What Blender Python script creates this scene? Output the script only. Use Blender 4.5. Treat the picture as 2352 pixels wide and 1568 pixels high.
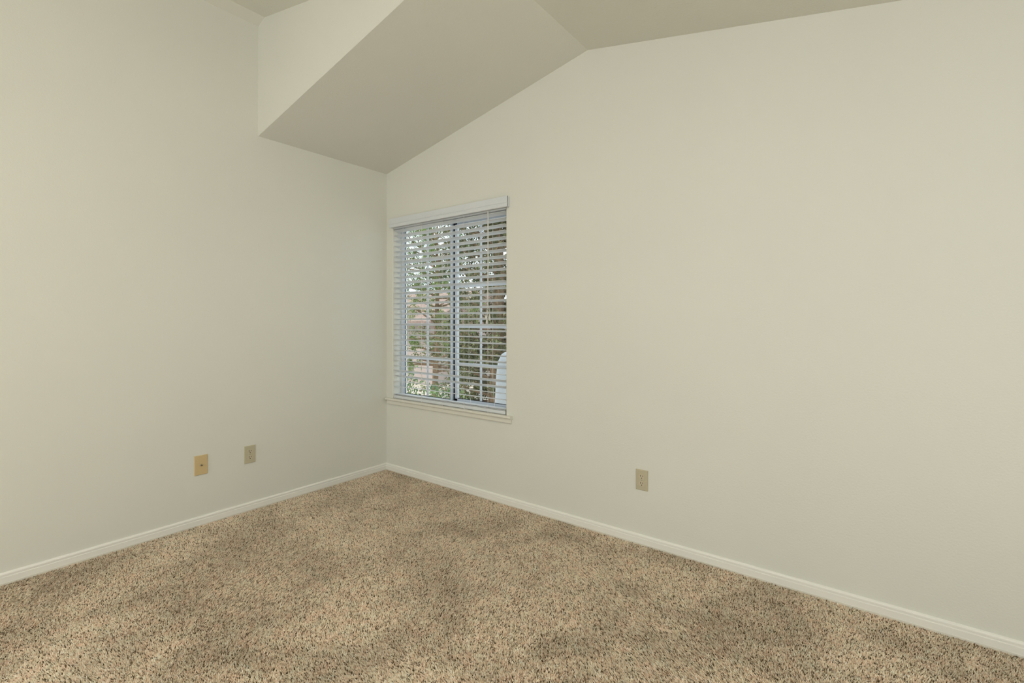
import bpy, bmesh, math, random
from mathutils import Vector, Matrix, Euler

random.seed(7)
S = bpy.context.scene
for o in list(bpy.data.objects):
    bpy.data.objects.remove(o)
COL = S.collection

# ------------------------------------------------------------------ camera
cam_d = bpy.data.cameras.new('camera')
cam = bpy.data.objects.new('camera', cam_d)
COL.objects.link(cam)
cam.location = (3.3077, -2.5795, 1.25)
cam.rotation_euler = (math.pi/2, 0, math.radians(37.43))
cam_d.sensor_width = 36
cam_d.lens = 1104/2352*36
cam_d.shift_y = -47/2352
cam_d.clip_start = 0.05
cam_d.clip_end = 300
S.camera = cam

# ------------------------------------------------------------------ view
S.view_settings.view_transform = 'Standard'
S.view_settings.look = 'None'
S.view_settings.gamma = 1
S.view_settings.use_curve_mapping = False
S.view_settings.exposure = 0.07

# ------------------------------------------------------------------ world
W = bpy.data.worlds.new('sky'); S.world = W
W.use_nodes = True
nt = W.node_tree; nt.nodes.clear()
wo = nt.nodes.new('ShaderNodeOutputWorld')
bg = nt.nodes.new('ShaderNodeBackground')
bg.inputs['Color'].default_value = (0.86, 0.93, 1.0, 1)
bg.inputs['Strength'].default_value = 1.6
nt.links.new(bg.outputs[0], wo.inputs[0])

# ------------------------------------------------------------------ sun
def light(name, kind, loc, energy, color, rot=None, **kw):
    d = bpy.data.lights.new(name, kind)
    d.energy = energy; d.color = color
    for k, v in kw.items(): setattr(d, k, v)
    o = bpy.data.objects.new(name, d); COL.objects.link(o)
    o.location = loc
    if rot: o.rotation_euler = rot
    return o
def aim(o, p):
    o.rotation_euler = (Vector(p)-o.location).to_track_quat('-Z', 'Y').to_euler()

sun = light('sun', 'SUN', (0, 10, 10), 3.3, (1.0, 0.95, 0.86), angle=math.radians(0.6))
aim(sun, (sun.location.x+.6, sun.location.y+4.2, sun.location.z-8))       # high sun from behind the house

# added area lamps behind the camera, shining in through made-up window openings
fill_near = light('fill_area_near', 'AREA', (1.2, -6.16, 1.45), 34, (0.89, 0.975, 1.0), shape='RECTANGLE', size=1.9, size_y=1.9)
aim(fill_near, (1.2, 0, 1.45))
fill_side = light('fill_area_side', 'AREA', (5.36, -2.2, 1.35), 19, (0.89, 0.975, 1.0), shape='RECTANGLE', size=1.9, size_y=1.7)  # added side fill, unseen, outside the side wall opening
aim(fill_side, (0, -2.2, 1.35))

# added fill lamp, unseen, above and beside the camera
FILL_GLOW = 74.0      # radiance of the frosted shade; the added lamp is built at the end

# ================================================================== materials
def mat(name):
    m = bpy.data.materials.new(name); m.use_nodes = True
    return m, m.node_tree, m.node_tree.nodes['Principled BSDF']
def N(nt, t, **kw):
    n = nt.nodes.new(t)
    for k, v in kw.items(): setattr(n, k, v)
    return n
def simple(name, col, rough=0.5, spec=0.5, noise=0.03, nscale=20, bump=0.0, bscale=100, metal=0.0):
    m, t, b = mat(name)
    tc = N(t, 'ShaderNodeTexCoord'); nz = N(t, 'ShaderNodeTexNoise')
    nz.inputs['Scale'].default_value = nscale; nz.inputs['Detail'].default_value = 3
    t.links.new(tc.outputs['Object'], nz.inputs['Vector'])
    r = N(t, 'ShaderNodeValToRGB')
    r.color_ramp.elements[0].position = .3; r.color_ramp.elements[1].position = .7
    r.color_ramp.elements[0].color = [c*(1-noise) for c in col]+[1]
    r.color_ramp.elements[1].color = [min(1, c*(1+noise)) for c in col]+[1]
    t.links.new(nz.outputs['Fac'], r.inputs[0]); t.links.new(r.outputs[0], b.inputs['Base Color'])
    b.inputs['Roughness'].default_value = rough
    b.inputs['Specular IOR Level'].default_value = spec
    b.inputs['Metallic'].default_value = metal
    if bump:
        n2 = N(t, 'ShaderNodeTexNoise'); n2.inputs['Scale'].default_value = bscale; n2.inputs['Detail'].default_value = 2.5
        t.links.new(tc.outputs['Object'], n2.inputs['Vector'])
        bp = N(t, 'ShaderNodeBump'); bp.inputs['Strength'].default_value = bump; bp.inputs['Distance'].default_value = .002
        t.links.new(n2.outputs['Fac'], bp.inputs['Height']); t.links.new(bp.outputs[0], b.inputs['Normal'])
    return m

WALLC = (0.78, 0.77, 0.688)
M_wall = simple('wall_paint', WALLC, .55, .35, .012, 1.3, .35, 130)
M_ceil = simple('ceiling_paint', (0.78, 0.77, 0.688), .7, .25, .012, 1.3, .5, 110)
M_trim = simple('trim_paint', (0.90, 0.875, 0.80), .4, .4, .01, 5)
M_stool = simple('sill_paint', (0.80, 0.77, 0.67), .4, .4, .01, 5)
M_blind = simple('blind_vinyl', (0.74, 0.76, 0.77), .4, .45, .01, 8)
M_cord = simple('blind_cord', (0.78, 0.76, 0.70), .8, .2, .03, 200)
M_tassel = simple('tassel_plastic', (0.80, 0.78, 0.72), .4, .5, .01, 50)
M_vinyl = simple('window_vinyl', (0.70, 0.75, 0.82), .4, .45, .01, 8)
M_gasket = simple('window_gasket', (0.02, 0.022, 0.025), .6, .3, .05, 60)
M_plate = simple('outlet_ivory', (0.56, 0.50, 0.345), .35, .5, .01, 60)
M_recept = simple('receptacle_ivory', (0.60, 0.53, 0.38), .35, .5, .01, 60)
M_almond = simple('jack_almond', (0.66, 0.50, 0.26), .35, .5, .01, 60)
M_dark = simple('slot_dark', (0.05, 0.03, 0.015), .6, .3, .05, 80)
M_metal = simple('jack_metal', (0.45, 0.43, 0.36), .35, .5, .05, 200, metal=.9)
M_caulk = simple('caulk', (0.80, 0.76, 0.66), .5, .3, .01, 20)
M_backer = simple('carpet_backing', (0.30, 0.24, 0.16), .9, .1, .1, 60)

def glass_mat():
    m, t, b = mat('window_glass'); t.nodes.remove(b)
    out = t.nodes['Material Output']
    tr = N(t, 'ShaderNodeBsdfTransparent'); tr.inputs[0].default_value = (.93, .96, .96, 1)
    gl = N(t, 'ShaderNodeBsdfGlossy'); gl.inputs['Roughness'].default_value = .02
    lw = N(t, 'ShaderNodeLayerWeight'); lw.inputs['Blend'].default_value = .5
    pw = N(t, 'ShaderNodeMath', operation='POWER'); pw.inputs[1].default_value = 5
    t.links.new(lw.outputs['Facing'], pw.inputs[0])
    fr = N(t, 'ShaderNodeMath', operation='MULTIPLY_ADD'); fr.inputs[1].default_value = .5; fr.inputs[2].default_value = .02
    t.links.new(pw.outputs[0], fr.inputs[0])
    mx = N(t, 'ShaderNodeMixShader')
    t.links.new(fr.outputs[0], mx.inputs[0]); t.links.new(tr.outputs[0], mx.inputs[1]); t.links.new(gl.outputs[0], mx.inputs[2])
    t.links.new(mx.outputs[0], out.inputs[0])
    return m
M_glass = glass_mat()

def carpet_mat():
    m, t, b = mat('frieze_carpet')
    tc = N(t, 'ShaderNodeTexCoord')
    # one yarn colour per tuft
    ya = N(t, 'ShaderNodeAttribute'); ya.attribute_name = 'yarn'
    r = N(t, 'ShaderNodeValToRGB'); r.color_ramp.interpolation = 'LINEAR'
    els = [(0.0, (.10, .075, .04)), (.08, (.18, .135, .075)), (.20, (.61, .47, .34)), (.42, (.92, .72, .56)), (.60, (.90, .80, .62)), (.80, (.97, .85, .70)), (1.0, (.97, .92, .81))]
    e = r.color_ramp.elements
    e[0].position = els[0][0]; e[0].color = els[0][1]+(1,)
    e[1].position = els[-1][0]; e[1].color = els[-1][1]+(1,)
    for p, c in els[1:-1]:
        q = e.new(p); q.color = c+(1,)
    t.links.new(ya.outputs['Fac'], r.inputs[0])
    # patches where rust or olive yarns gather
    n2 = N(t, 'ShaderNodeTexNoise'); n2.inputs['Scale'].default_value = 16; n2.inputs['Detail'].default_value = 4
    t.links.new(tc.outputs['Object'], n2.inputs['Vector'])
    r2 = N(t, 'ShaderNodeValToRGB')
    r2.color_ramp.elements[0].position = .38; r2.color_ramp.elements[0].color = (.985, 1.01, .965, 1)
    r2.color_ramp.elements[1].position = .64; r2.color_ramp.elements[1].color = (1.04, .99, .95, 1)
    t.links.new(n2.outputs['Fac'], r2.inputs[0])
    m1 = N(t, 'ShaderNodeMix', data_type='RGBA', blend_type='MULTIPLY'); m1.inputs['Factor'].default_value = 1
    t.links.new(r.outputs[0], m1.inputs[6]); t.links.new(r2.outputs[0], m1.inputs[7])
    # trodden / brushed pile patches
    n3 = N(t, 'ShaderNodeTexNoise'); n3.inputs['Scale'].default_value = 2.6; n3.inputs['Detail'].default_value = 5; n3.inputs['Roughness'].default_value = .6; n3.inputs['Distortion'].default_value = .5
    t.links.new(tc.outputs['Object'], n3.inputs['Vector'])
    r3 = N(t, 'ShaderNodeValToRGB')
    r3.color_ramp.elements[0].position = .36; r3.color_ramp.elements[0].color = (.76, .75, .73, 1)
    r3.color_ramp.elements[1].position = .58; r3.color_ramp.elements[1].color = (1.0, 1.0, 1.0, 1)
    t.links.new(n3.outputs['Fac'], r3.inputs[0])
    m2 = N(t, 'ShaderNodeMix', data_type='RGBA', blend_type='MULTIPLY'); m2.inputs['Factor'].default_value = 1
    t.links.new(m1.outputs[2], m2.inputs[6]); t.links.new(r3.outputs[0], m2.inputs[7])
    t.links.new(m2.outputs[2], b.inputs['Base Color'])
    b.inputs['Roughness'].default_value = 1; b.inputs['Specular IOR Level'].default_value = .05
    return m
M_carpet = carpet_mat()

# ================================================================== helpers
def tag(o, label=None, cat=None, group=None, kind=None):
    if label: o['label'] = label
    if cat: o['category'] = cat
    if group: o['group'] = group
    if kind: o['kind'] = kind
    return o
def bm_box(bm, x0, x1, y0, y1, z0, z1, rx=0.0, bev=0.0, mi=0):
    vs = [bm.verts.new((x, y, z)) for x in (x0, x1) for y in (y0, y1) for z in (z0, z1)]
    fs = []
    for q in ((0,1,3,2), (4,6,7,5), (0,4,5,1), (2,3,7,6), (0,2,6,4), (1,5,7,3)):
        f = bm.faces.new([vs[i] for i in q]); f.material_index = mi; fs.append(f)
    if bev:
        es = list({e for f in fs for e in f.edges})
        bmesh.ops.bevel(bm, geom=es, offset=bev, segments=2, affect='EDGES', profile=.6)
    return vs
def bm_cyl(bm, a, b_, r, seg=10, r2=None, mi=0):
    a = Vector(a); b_ = Vector(b_); r2 = r if r2 is None else r2
    d = (b_-a).normalized(); u = d.orthogonal().normalized(); v = d.cross(u)
    A = []; B = []
    for i in range(seg):
        t = 2*math.pi*i/seg; w = u*math.cos(t)+v*math.sin(t)
        A.append(bm.verts.new(a+w*r)); B.append(bm.verts.new(b_+w*r2))
    for i in range(seg):
        j = (i+1) % seg
        bm.faces.new((A[i], A[j], B[j], B[i])).material_index = mi
    bm.faces.new(A[::-1]).material_index = mi; bm.faces.new(B).material_index = mi
def bm_tube(bm, pts, r, seg=6):
    for p, q in zip(pts, pts[1:]): bm_cyl(bm, p, q, r, seg)
def bm_prism(bm, poly, axis, a, b_):
    """poly: 2-D points; extruded between a and b_ on the axis"""
    def P(p, t):
        return {'x': (t, p[0], p[1]), 'y': (p[0], t, p[1]), 'z': (p[0], p[1], t)}[axis]
    A = [bm.verts.new(P(p, a)) for p in poly]; B = [bm.verts.new(P(p, b_)) for p in poly]
    n = len(poly)
    for i in range(n):
        j = (i+1) % n
        bm.faces.new((A[i], A[j], B[j], B[i]))
    bm.faces.new(A[::-1]); bm.faces.new(B)
def obj(name, bm, m, parent=None, smooth=False, loc=None, kind=None):
    bmesh.ops.recalc_face_normals(bm, faces=bm.faces)
    me = bpy.data.meshes.new(name); bm.to_mesh(me); bm.free()
    for mm in (m if isinstance(m, (list, tuple)) else [m]): me.materials.append(mm)
    if smooth:
        for p in me.polygons: p.use_smooth = True
    o = bpy.data.objects.new(name, me); COL.objects.link(o)
    if parent: o.parent = parent
    if loc: o.location = loc
    if kind: o['kind'] = kind
    return o
def empty(name, loc, label, cat, group=None, rz=0):
    o = bpy.data.objects.new(name, None); COL.objects.link(o)
    o.location = loc; o.rotation_euler = (0, 0, rz); o.empty_display_size = .1
    return tag(o, label, cat, group)
def struct(name, bm, m, parent=None, smooth=False):
    return obj(name, bm, m, parent, smooth, kind='structure')
B = bmesh.new

# ================================================================== shell
XM, YM = 5.2, -6.0          # far extents of the room behind the camera
TH = 0.15
RX, RZ = 1.909, 2.883       # low ridge over the window wall
YF = -1.056                 # face of the dropped ceiling
ZL = 2.488                  # low eave at the corner
SL = 0.2015                 # fall of the main ceiling
def zmain(x): return RZ-SL*(x-RX)
PX = 0.091; ZP = zmain(PX)  # main ridge, close to the left wall
ZE = 3.222                  # eave height over the left wall
OX0, OX1, OZ0, OZ1 = 0.083, 1.281, 0.590, 2.062     # window opening

bm = B(); bm_box(bm, -TH, XM+TH, YM-TH, TH, -0.13, -0.0040)
struct('floor', bm, M_backer)

# carpet: backing sheet plus a frieze pile of short leaning yarn tufts
import numpy as np
def build_carpet():
    rng = np.random.default_rng(3)
    x1, y1 = 4.7, -4.5
    sp = 0.0043
    nx, ny = int(x1/sp), int(-y1/sp)
    gx, gy = np.meshgrid(np.arange(nx), np.arange(ny))
    px = ((gx+.5)*sp).ravel()+rng.uniform(-.5, .5, nx*ny)*sp
    py = -((gy+.5)*sp).ravel()+rng.uniform(-.5, .5, nx*ny)*sp
    a = math.radians(37.43)
    dx, dy = px-3.3077, py+2.5795
    dep = -math.sin(a)*dx+math.cos(a)*dy; lat = math.cos(a)*dx+math.sin(a)*dy
    keep = (px > .0135) & (py < -.0135) & (dep > .5) & (np.abs(lat) < 1.2*dep+.9)   # the sheet alone carries on behind the viewer
    px, py = px[keep], py[keep]
    n = len(px)
    h = rng.uniform(.0055, .0095, n); rr = rng.uniform(.0026, .0040, n)
    a0 = rng.uniform(0, 2*np.pi, n)
    # the pile leans one way in brushed patches and the other way elsewhere
    lean = .0045*np.sin(px*2.3+1.7*np.sin(py*1.9))+.003*np.sin(py*5.1+px*3.3)
    la = rng.uniform(0, 2*np.pi, n); ll = rng.uniform(.001, .006, n)
    tx = px+lean*.7+ll*np.cos(la); ty = py+lean*.5+ll*np.sin(la)
    tx = np.maximum(tx, .0125); ty = np.minimum(ty, -.0125)
    V = np.empty((n, 4, 3), np.float32)
    for k in range(3):
        V[:, k, 0] = px+rr*np.cos(a0+k*2.0944); V[:, k, 1] = py+rr*np.sin(a0+k*2.0944); V[:, k, 2] = -.0035
    V[:, 3, 0] = tx; V[:, 3, 1] = ty; V[:, 3, 2] = -.0035+h
    base = (np.arange(n)*4)[:, None, None]
    T = (base+np.array([[0, 1, 3], [1, 2, 3], [2, 0, 3]])[None]).reshape(-1)
    # backing sheet
    sheet = np.array([[0, YM, -.0038], [XM, YM, -.0038], [XM, 0, -.0038], [0, 0, -.0038]], np.float32)
    m0 = 4*n
    nv = m0+len(sheet)
    quads = np.array([[0, 1, 2, 3]])+m0
    me = bpy.data.meshes.new('carpet')
    me.vertices.add(nv); me.vertices.foreach_set('co', np.concatenate([V.reshape(-1), sheet.reshape(-1)]))
    loops = np.concatenate([T, quads.reshape(-1)]).astype(np.int32)
    me.loops.add(len(loops)); me.loops.foreach_set('vertex_index', loops)
    nf = 3*n
    starts = np.concatenate([np.arange(nf)*3, nf*3+np.arange(1)*4]).astype(np.int32)
    me.polygons.add(nf+1); me.polygons.foreach_set('loop_start', starts)
    try: me.polygons.foreach_set('loop_total', np.concatenate([np.full(nf, 3), np.full(1, 4)]).astype(np.int32))
    except Exception: pass
    me.polygons.foreach_set('use_smooth', np.zeros(nf+1, bool))
    me.update(calc_edges=True)
    at = me.attributes.new('yarn', 'FLOAT', 'POINT')
    yv = np.concatenate([np.repeat(rng.random(n), 4), np.full(len(sheet), .35)]).astype(np.float32)
    at.data.foreach_set('value', yv)
    me.materials.append(M_carpet)
    o = bpy.data.objects.new('carpet', me); COL.objects.link(o)
    return o
carpet = build_carpet()
tag(carpet, 'speckled tan and brown frieze carpet covering the whole floor', 'carpet', kind='stuff')

# right wall (y=0) with the window opening and rounded drywall returns
def wall_right():
    bm = B()
    top = lambda x: (ZL+(RZ-ZL)*x/RX) if x <= RX else zmain(x)
    xs = [0, OX0, OX1, RX, XM]
    rows = [lambda x: -0.02, lambda x: OZ0, lambda x: OZ1, top]
    for yy in (0, TH):
        g = [[bm.verts.new((x, yy, fz(x))) for x in xs] for fz in rows]
        for i in range(3):
            for j in range(4):
                if i == 1 and j == 1: continue
                bm.faces.new((g[i][j], g[i][j+1], g[i+1][j+1], g[i+1][j]))
        if yy == 0: g0 = g
        else: g1 = g
    ring = [(1, 1), (1, 2), (2, 2), (2, 1)]
    for k in range(4):
        a, b_ = ring[k], ring[(k+1) % 4]
        bm.faces.new((g0[a[0]][a[1]], g0[b_[0]][b_[1]], g1[b_[0]][b_[1]], g1[a[0]][a[1]]))
    rim = [(0, j) for j in range(5)]+[(1, 4), (2, 4), (3, 4)]+[(3, j) for j in (3, 2, 1, 0)]+[(2, 0), (1, 0)]
    for k in range(len(rim)):
        a, b_ = rim[k], rim[(k+1) % len(rim)]
        bm.faces.new((g0[a[0]][a[1]], g1[a[0]][a[1]], g1[b_[0]][b_[1]], g0[b_[0]][b_[1]]))
    bm.edges.ensure_lookup_table()
    es = []
    for a, b_ in (((1, 1), (2, 1)), ((2, 1), (2, 2)), ((2, 2), (1, 2))):
        e = bm.edges.get((g0[a[0]][a[1]], g0[b_[0]][b_[1]])); es.append(e)
    bmesh.ops.bevel(bm, geom=es, offset=.008, segments=4, affect='EDGES', profile=.5)
    return struct('wall_right', bm, M_wall)
wall_right()

# left wall (x=0)
bm = B()
bm_prism(bm, [(0, -.02), (0, ZL+.02), (YF, ZL+.02), (YF, ZE+.01), (YM-TH, ZE+.01), (YM-TH, -.02)], 'x', -TH, 0)
struct('wall_left', bm, M_wall)
# face of the dropped ceiling
bm = B()
bm_prism(bm, [(0, ZL+.004), (RX, RZ+.004), (PX, ZP), (0, ZE)], 'y', YF, YF+.08)
struct('wall_upper', bm, M_wall)
# ceilings
def slab(bm, pts, t=.1):
    A = [bm.verts.new(p) for p in pts]; Bv = [bm.verts.new((p[0], p[1], p[2]+t)) for p in pts]
    n = len(A)
    for i in range(n):
        j = (i+1) % n; bm.faces.new((A[i], A[j], Bv[j], Bv[i]))
    bm.faces.new(A[::-1]); bm.faces.new(Bv)
bm = B()
slab(bm, [(PX, YM-TH, ZP), (XM+TH, YM-TH, zmain(XM+TH)), (XM+TH, TH, zmain(XM+TH)), (RX, TH, RZ), (RX, YF, RZ), (PX, YF, ZP)])
slab(bm, [(-TH, YM-TH, ZE-.297*TH), (PX, YM-TH, ZP), (PX, YF+.08, ZP), (-TH, YF+.08, ZE-.297*TH)])
struct('ceiling', bm, M_ceil)
bm = B()
slab(bm, [(-.0, YF+.0006, ZL), (RX, YF+.0006, RZ), (RX, TH, RZ), (-.0, TH, ZL)], .08)
o = struct('ceiling_low', bm, M_ceil); o.name = 'ceiling.001'

# walls behind the camera, each with an opening added to let the area fill in
def wall_open(name, axis, pos, a0, a1, w0, w1, z0, z1, top0, top1):
    bm = B()
    tp = lambda a: top0+(top1-top0)*(a-a0)/(a1-a0)
    P = lambda a, z, d: (a, pos-d, z) if axis == 'y' else (pos+d, a, z)
    for (p, q, za, zb) in ((a0, w0, -.02, None), (w1, a1, -.02, None), (w0, w1, -.02, z0), (w0, w1, z1, None)):
        pts = [(p, za), (q, za), (q, tp(q) if zb is None else zb), (p, tp(p) if zb is None else zb)]
        A = [bm.verts.new(P(a, z, 0)) for a, z in pts]; Bv = [bm.verts.new(P(a, z, TH)) for a, z in pts]
        for i in range(4):
            j = (i+1) % 4; bm.faces.new((A[i], A[j], Bv[j], Bv[i]))
        bm.faces.new(A[::-1]); bm.faces.new(Bv)
    return struct(name, bm, M_wall)
wall_open('wall_back', 'y', YM, 0, XM, .25, 2.15, .5, 2.3, zmain(0)-.08, zmain(XM))
wall_open('wall_side', 'x', XM, YM-TH, 0, -3.15, -1.25, .5, 2.2, zmain(XM), zmain(XM))

# baseboards
PROF = [(0, -.003), (.0105, -.003), (.0115, .003), (.0115, .0345), (.0085, .0360), (.0085, .0430), (.0105, .0440), (.0100, .0490), (.0065, .0540), (0, .056)]
bm = B(); bm_prism(bm, [(-d, z) for d, z in PROF], 'x', 0, XM); struct('baseboard_right', bm, M_trim)
bm = B(); bm_prism(bm, PROF, 'y', YM, 0); struct('baseboard_left', bm, M_trim)
bm = B(); bm_box(bm, 0, XM, -.0130, -.011, -.003, .0085); struct('trim_1', bm, M_caulk)
bm = B(); bm_box(bm, .011, .0130, YM, 0, -.003, .0085); struct('trim_2', bm, M_caulk)

# ================================================================== window
win = bpy.data.objects.new('window_1', None); COL.objects.link(win); win.location = (0, 0, 0); win['kind'] = 'structure'
FY0, FY1 = .085, .145
bm = B()
bm_box(bm, OX0, OX0+.026, FY0, .120, OZ0, OZ1, bev=.003)
bm_box(bm, OX1-.040, OX1, FY0, FY1, OZ0, OZ1, bev=.003)
bm_box(bm, OX0, OX1, FY0, FY1, OZ1-.045, OZ1, bev=.003)
bm_box(bm, OX0, OX1, FY0, FY1, OZ0, OZ0+.038, bev=.003)
obj('window_frame', bm, M_vinyl, win)
def sash(x0, x1, y0, y1, z0, z1, w, grid_x, parent, lg=True):
    bm = B()
    bm_box(bm, x0, x0+w, y0, y1, z0, z1, bev=.002); bm_box(bm, x1-w, x1, y0, y1, z0, z1, bev=.002)
    bm_box(bm, x0, x1, y0, y1, z1-w, z1, bev=.002); bm_box(bm, x0, x1, y0, y1, z0, z0+w, bev=.002)
    s = obj('sash', bm, M_vinyl, parent)
    ym = (y0+y1)/2
    bm = B(); bm_box(bm, x0+w, x1-w, ym-.002, ym+.002, z0+w, z1-w); obj('glass_pane', bm, M_glass, s)
    bm = B(); g = .0095
    for gx in grid_x: bm_box(bm, gx-g, gx+g, ym-.007, ym-.003, z0+w, z1-w)
    for gz in ((1.742, 1.482, 1.222, .945) if lg else (1.797, 1.516, 1.206, .921)): bm_box(bm, x0+w, x1-w, ym-.0075, ym-.0035, gz-g, gz+g)
    obj('muntin_grid', bm, M_vinyl, s)
    bm = B(); k = .0035
    if lg: bm_box(bm, x0+w, x0+w+k, y0+.003, ym-.002, z0+w, z1-w)
    bm_box(bm, x1-w-k, x1-w, y0+.003, ym-.002, z0+w, z1-w)
    bm_box(bm, x0+w, x1-w, y0+.003, ym-.002, z0+w, z0+w+k)
    obj('gasket', bm, M_gasket, s)
    return s
sash(OX0+.022, .675, .092, .112, OZ0+.034, OZ1-.04, .016, [.402], win)
sash(.686, OX1-.036, .116, .136, OZ0+.034, OZ1-.04, .027, [.950], win, False)
bm = B(); bm_box(bm, .675, .686, .112, .132, OZ0+.036, OZ1-.042); obj('track_gap', bm, M_gasket, win)

# stool (inner sill) and apron
bm = B()
STZ = .608
bm_box(bm, OX0+.001, OX1-.001, -.004, .085, OZ0, STZ)
bm_prism(bm, [(.0, STZ), (-.021, STZ), (-.026, STZ-.002), (-.030, STZ-.007), (-.030, STZ-.012), (-.027, STZ-.017), (-.020, STZ-.020), (0, STZ-.021)], 'x', .014, 1.340)
st = struct('window_sill', bm, M_stool); st.name = 'trim_3'
bm = B(); bm_prism(bm, [(0, .588), (-.014, .588), (-.014, .562), (-.0115, .557), (0, .557)], 'x', .024, 1.333)
ap = struct('trim_4', bm, M_stool)

# ================================================================== blind
blind = empty('window_blind', (.682, .03, OZ1), 'white two inch slatted horizontal blind with valance hung in the window', 'window blind')
BL = blind.location
def bobj(name, bm, m, smooth=False, parent=None):
    o = obj(name, bm, m, None, smooth)
    for v in o.data.vertices: v.co -= BL
    o.parent = parent or blind
    return o
SX0, SX1 = OX0+.004, OX1-.010
bm = B(); bm_box(bm, OX0+.004, OX1-.004, .006, .060, 2.015, 2.058); bobj('headrail', bm, M_blind)
bm = B()
vp = [(-.016, 2.092), (-.024, 2.096), (-.031, 2.094), (-.031, 2.052), (-.0275, 2.049), (-.0275, 2.046), (-.031, 2.043), (-.031, 2.026), (-.028, 2.022), (-.020, 2.022), (-.020, 2.088)]
bm_prism(bm, vp, 'x', .070, 1.312)
for xa, xb in ((.070, .078), (1.304, 1.312)): bm_box(bm, xa, xb, -.024, -.001, 2.024, 2.093)
bobj('valance', bm, M_blind)
# ladders at these x
LAD = [.207, .432, .661, .887, 1.117]
PITCH = .0431; zs = []
z = 1.265+17*.0431
while z > .69: zs.append(z); z -= PITCH
def slat_mesh(ang, name='slat'):
    bm = B(); w = .0255; t = .0014
    n = 6; prof = []
    for i in range(n+1):
        u = -1+2*i/n; prof.append((u*w, .0018*(1-u*u)+t))
    for i in range(n, -1, -1):
        u = -1+2*i/n; prof.append((u*w, .0018*(1-u*u)-t))
    c, s = math.cos(ang), math.sin(ang)
    prof = [(p[0]*c-p[1]*s, p[0]*s+p[1]*c) for p in prof]
    bm_prism(bm, prof, 'x', SX0, SX1)
    me = bpy.data.meshes.new(name); bmesh.ops.recalc_face_normals(bm, faces=bm.faces); bm.to_mesh(me); bm.free()
    me.materials.append(M_blind)
    return me
YS = .030
A_N = math.radians(-20)       # room-side edge raised
meshes = {}
def slat(z, ang, roll=0.0):
    k = round(ang, 3)
    if k not in meshes: meshes[k] = slat_mesh(ang)
    o = bpy.data.objects.new('slat', meshes[k]); COL.objects.link(o)
    o.parent = blind; o.location = Vector((0, YS, z))-Vector((0, 0, 0))-BL
    o.rotation_euler = (0, roll, 0)
    return o
N_S = len(zs)
SL_INFO = []
for i, z in enumerate(zs):
    ang = math.radians(-12+random.uniform(-1.2, 1.2))
    left = N_S-1-i
    if left == 6: ang = math.radians(-18)
    if left in (2, 3): ang = math.radians(-27)
    if left in (0, 1): ang = math.radians(-7)
    slat(z, ang)
# fix slat origin x (meshes carry absolute x)
for o in blind.children:
    if o.name.startswith('slat'): o.location.x = -BL.x
bm = B(); bm_box(bm, SX0, SX1, .005, .056, .6095, .633, bev=.004); bobj('bottom_rail', bm, M_blind)
bm = B(); bm_box(bm, SX0, SX1, .008, .057, .6355, .6385); bm_box(bm, SX0, SX1, .009, .057, .6425, .6455)
bobj('stacked_slats', bm, M_blind)
for k, x in enumerate(LAD):
    bm = B()
    bm_tube(bm, [(x, .0035, 2.02), (x, .0035, 1.3), (x, .0035, .625)], .0011)
    if k in (3, 4):
        bm_tube(bm, [(x, .0575, 2.02), (x, .0575, .84), (x+.004, .058, .76), (x+.014, .060, .66), (x+.016, .058, .642)], .0011)
    else:
        bm_tube(bm, [(x, .0575, 2.02), (x, .0575, .625)], .0011)
    bm_box(bm, x-.004, x+.004, .002, .006, .606, .618)
    bobj('ladder_cord', bm, M_cord)
bm = B()
T1 = (1.128, -.006, 1.298); T2 = (1.152, -.006, 1.292)
def tas(bm, p):
    x, y, z = p
    bm_cyl(bm, (x, y, z), (x, y, z-.010), .0035, 12, .0045); bm_cyl(bm, (x, y, z-.010), (x, y, z-.036), .0048, 12, .0095); bm_cyl(bm, (x, y, z-.036), (x, y, z-.040), .0095, 12, .008)
cords = []
for (xt, p) in ((1.122, (1.112, -.010, 1.300)), (1.130, (1.143, -.010, 1.296)), (1.126, (1.122, -.012, 1.270))):
    bmc = B(); x, y, z = p
    mid = 1.36+.02*random.random()
    bm_tube(bmc, [(xt, -.006, 2.02), (xt+.002, -.007, 1.7), (xt-.001, -.008, mid), (xt+(x-xt)*.7+.003, -.010, z+.035), (x, y, z)], .0013)
    bobj('pull_cord', bmc, M_cord)
    bmt = B(); tas(bmt, p); bobj('cord_tassel', bmt, M_tassel, True)

# ================================================================== wall plates
def plate_bm(w=.070, h=.1145, t=.0055, cut=.004):
    bm = B()
    vs = bm_box(bm, -w/2, w/2, -t, 0, -h/2, h/2)
    es = [e for e in bm.edges if all(abs(v.co.y+t) < 1e-6 for v in e.verts)]
    bmesh.ops.bevel(bm, geom=es, offset=cut, segments=3, affect='EDGES', profile=.6)
    return bm
def make_outlet(loc, rz, label, group=None):
    r_ = empty('wall_outlet', loc, label, 'outlet', group, rz)
    obj('cover_plate', plate_bm(), M_plate, r_)
    for s in (1, -1):
        bm = B(); zc = s*.0195
        pts = []
        for i in range(24):
            a = 2*math.pi*i/24
            px, pz = .0172*math.cos(a), .0172*math.sin(a)
            pts.append((px, zc+max(-.0142, min(.0142, pz))))
        bm_prism(bm, pts, 'y', -.0072, -.004)
        rec = obj('receptacle', bm, M_recept, r_)
        bm = B()
        bm_box(bm, -.0078, -.0052, -.0076, -.006, zc-.001, zc+.0085)
        bm_box(bm, .0052, .0078, -.0076, -.006, zc+.000, zc+.0075)
        bm_cyl(bm, (0, -.0076, zc-.0078), (0, -.006, zc-.0078), .0026, 12)
        obj('slots', bm, M_dark, rec)
    bm = B(); bm_cyl(bm, (0, -.0066, 0), (0, -.004, 0), .0028, 14)
    obj('screw', bm, M_metal, r_)
    return r_
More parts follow.
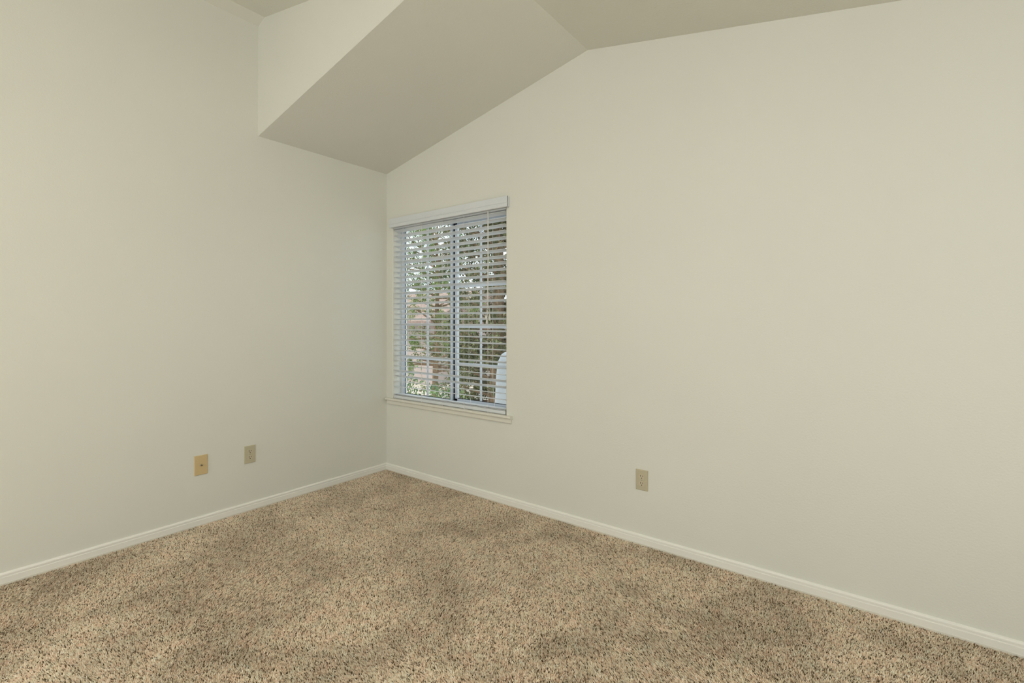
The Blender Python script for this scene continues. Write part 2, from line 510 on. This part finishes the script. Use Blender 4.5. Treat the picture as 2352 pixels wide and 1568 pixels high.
make_outlet((2.2505, 0, .361), 0, 'ivory duplex outlet on the right wall, low, to the right of the window')
make_outlet((0, -1.1105, .3705), math.pi/2, 'ivory duplex outlet on the left wall, beside the tan cable plate')
j = empty('cable_jack', (0, -1.398, .368), 'tan wall plate with a single metal cable connector in its centre, on left wall', 'cable jack', None, math.pi/2)
obj('cover_plate', plate_bm(.073, .119, .0055, .0035), M_almond, j)
bm = B(); bm_cyl(bm, (0, -.0075, 0), (0, -.005, 0), .0062, 6); obj('hex_nut', bm, M_metal, j)
bm = B(); bm_cyl(bm, (0, -.0165, 0), (0, -.007, 0), .0046, 14); cc = obj('coax_connector', bm, M_metal, j)
bm = B(); bm_cyl(bm, (0, -.0167, 0), (0, -.0160, 0), .0032, 12); obj('connector_hole', bm, M_dark, cc)

# ================================================================== outdoors
M_bark = simple('bark', (.24, .17, .11), .9, .1, .35, 14, .8, 30)
M_pave = simple('pavement', (.50, .44, .38), .9, .1, .1, 3)
M_stucco = simple('stucco', (.44, .36, .33), .9, .1, .05, 4)
M_roof = simple('roof_shingle', (.30, .22, .19), .9, .1, .25, 10)
M_white = simple('white_paint', (.82, .82, .84), .6, .3, .02, 4)
def leaf_mat(name, a, b_, tr=.35):
    m, t, b = mat(name)
    g = N(t, 'ShaderNodeNewGeometry')
    r = N(t, 'ShaderNodeValToRGB'); r.color_ramp.elements[0].color = a+(1,); r.color_ramp.elements[1].color = b_+(1,)
    t.links.new(g.outputs['Random Per Island'], r.inputs[0])
    t.links.new(r.outputs[0], b.inputs['Base Color']); b.inputs['Roughness'].default_value = .55
    tl = N(t, 'ShaderNodeBsdfTranslucent'); t.links.new(r.outputs[0], tl.inputs[0])
    mx = N(t, 'ShaderNodeMixShader'); mx.inputs[0].default_value = tr
    out = t.nodes['Material Output']
    t.links.new(b.outputs[0], mx.inputs[1]); t.links.new(tl.outputs[0], mx.inputs[2]); t.links.new(mx.outputs[0], out.inputs[0])
    return m
M_leafA = leaf_mat('leaf_light', (.07, .13, .035), (.30, .40, .13))
M_leafB = leaf_mat('leaf_olive', (.07, .08, .035), (.21, .23, .09))
M_leafC = leaf_mat('leaf_shrub', (.05, .12, .05), (.26, .36, .15))

GZ = -1.0
bm = B(); bm_box(bm, -60, 40, TH+.02, 80, GZ-.2, GZ)
ground = struct('ground', bm, M_pave); ground.name = 'outdoor_ground'  # paved ground outdoors, no trim piece

def leaf(bm, p, d, L, Wd):
    d = d.normalized(); u = d.orthogonal().normalized()
    u = Matrix.Rotation(random.uniform(0, 6.28), 3, d) @ u
    n = d.cross(u)
    a = bm.verts.new(p); c = bm.verts.new(p+d*L)
    b1 = bm.verts.new(p+d*L*.45+u*Wd+n*Wd*.3); b2 = bm.verts.new(p+d*L*.45-u*Wd+n*Wd*.3)
    bm.faces.new((a, b1, c)); bm.faces.new((a, c, b2))
def rv(s=1): return Vector((random.uniform(-s, s), random.uniform(-s, s), random.uniform(-s, s)))
def tree(name, label, cat, x, y, h, rad, zlow, nbr, nleaf, L, Wd, ml, trunk_r, group=None):
    root = empty(name, (x, y, GZ), label, cat, group)
    bm = B(); bl = B()
    bm_cyl(bm, (0, 0, 0), (.05, .05, h*.55), trunk_r, 12, trunk_r*.6)
    bm_cyl(bm, (.05, .05, h*.55), (0, .1, h*.95), trunk_r*.6, 10, trunk_r*.15)
    for i in range(nbr):
        z0 = random.uniform(zlow, h*.95)
        a = random.uniform(0, 6.28); rr = rad*(.55+.45*random.random())*(1-.55*max(0, (z0/h-.3)))
        tip = Vector((math.cos(a)*rr, math.sin(a)*rr, z0+random.uniform(-.1, .45)))
        st_ = Vector((.03, .05, z0*.92)); mid = (st_+tip)*.5+rv(.12)
        bm_cyl(bm, st_, mid, .030, 6, .018); bm_cyl(bm, mid, tip, .018, 5, .006)
        tw = []
        for k in range(5):
            t = random.uniform(.3, 1); base = st_.lerp(mid, t*2) if t < .5 else mid.lerp(tip, t*2-1)
            e = base+rv(.35); bm_cyl(bm, base, e, .006, 4, .003); tw.append((base, e))
        tw.append((mid, tip))
        for k in range(nleaf):
            s, e = random.choice(tw); p = s.lerp(e, random.random()**.7)+rv(.05)
            d = (e-s).normalized()*.5+rv(1)+Vector((0, 0, -.3))
            leaf(bl, p, d, L*random.uniform(.7, 1.3), Wd*random.uniform(.7, 1.2))
    obj('trunk', bm, M_bark, root)
    o = obj('foliage', bl, ml, root); o['kind'] = 'stuff'
    return root
tree('leafy_tree', 'light green leafy tree with sky gaps seen through the left window panes', 'tree', -6.7, 6.9, 5.4, 1.9, .8, 75, 330, .058, .013, M_leafA, .09)
tree('evergreen_tree', 'dense dark olive tree filling the right window panes', 'tree', -2.35, 4.3, 5.6, 1.35, .4, 140, 280, .065, .015, M_leafB, .16)
def shrub(x, y, h, rad, label, ml=M_leafC, n=2600):
    root = empty('garden_shrub', (x, y, GZ), label, 'shrub', 'shrubs outside the window')
    bm = B(); bl = B()
    for i in range(26):
        a = random.uniform(0, 6.28); rr = rad*random.uniform(.2, 1)
        tip = Vector((math.cos(a)*rr, math.sin(a)*rr, h*random.uniform(.5, 1)))
        bm_cyl(bm, (0, 0, 0), tip, .008, 5, .003)
        for k in range(n//26):
            p = tip*random.uniform(.35, 1)+rv(.12)
            leaf(bl, p, rv(1)+Vector((0, 0, .5)), .07*random.uniform(.7, 1.2), .016)
    obj('stems', bm, M_bark, root); o = obj('foliage', bl, ml, root); o['kind'] = 'stuff'
shrub(-2.2, 1.75, 1.5, .45, 'bright green shrub low outside the left window panes')
shrub(-.95, 1.55, 1.45, .40, 'green shrub low outside the right window panes, under the dark tree')

# neighbouring garage
gar = empty('garage', (-12, 9, GZ), 'pale pinkish neighbouring garage low in the left window panes', 'building')
bm = B(); bm_box(bm, -6, 3.0, 0, 5, 0, 2.3); obj('wall', bm, M_stucco, gar)
bm = B(); bm_prism(bm, [(-.4, 2.25), (2.5, 3.5), (5.4, 2.25), (5.4, 2.15), (-.4, 2.15)], 'x', -6.3, 3.3); obj('roof', bm, M_roof, gar)
bm = B(); bm_box(bm, -1.2, 1.3, -.03, .0, 0, 2.0); gd = obj('garage_door', bm, M_white, gar)
bm = B()
for xx in (-1.3, 1.3): bm_box(bm, xx, xx+.12, -.06, 0, 0, 2.1)
bm_box(bm, -1.3, 1.42, -.06, 0, 2.0, 2.12); obj('door_trim', bm, M_white, gar)

M_pale_form = simple('pale_form_paint', (.62, .63, .66), .7, .2, .03, 3)
# pale tapered form, a stand-in for an unidentified blur beyond the right pane
def lathe(bm, prof, seg=28):
    rings = [[bm.verts.new((r*math.cos(2*math.pi*i/seg), r*math.sin(2*math.pi*i/seg), z)) for i in range(seg)] for r, z in prof]
    for a, b_ in zip(rings, rings[1:]):
        for i in range(seg):
            j = (i+1) % seg; bm.faces.new((a[i], a[j], b_[j], b_[i]))
    bm.faces.new(rings[0][::-1]); bm.faces.new(rings[-1])
pform = empty('pale_form', (.62, .86, GZ), 'pale rounded upright form, a stand-in for a pale blur, outside, behind the lower right corner of the window', 'pillar')
bm = B(); lathe(bm, [(.15, 0), (.15, .08), (.12, .12), (.112, 1.5), (.10, 1.75), (.085, 1.88), (.05, 1.95), (.015, 1.97)])
obj('form_body', bm, M_pale_form, pform, True)
bm = B(); bm_box(bm, -.18, .18, -.18, .18, 0, .05, bev=.01); obj('base', bm, M_pale_form, pform)

# added fill lamp, out of view, put in to brighten the room
def fill_glow_mat():
    m, t, b = mat('fill_lamp_glow'); b.inputs['Base Color'].default_value = (.9, .88, .8, 1)
    b.inputs['Emission Color'].default_value = (1, .955, .86, 1); b.inputs['Emission Strength'].default_value = FILL_GLOW
    return m
cl = empty('fill_lamp', (2.3, -3.0, zmain(2.3)), 'added unseen round fill lamp on the sloped ceiling', 'ceiling lamp')
bm = B(); bm_cyl(bm, (0, 0, .03), (0, 0, -.06), .17, 32); obj('fill_lamp_base', bm, M_white, cl)
bm = B(); lathe(bm, [(.15, -.06), (.165, -.075), (.15, -.11), (.10, -.135), (.03, -.145)], 32); obj('fill_lamp_shade', bm, fill_glow_mat(), cl, True)
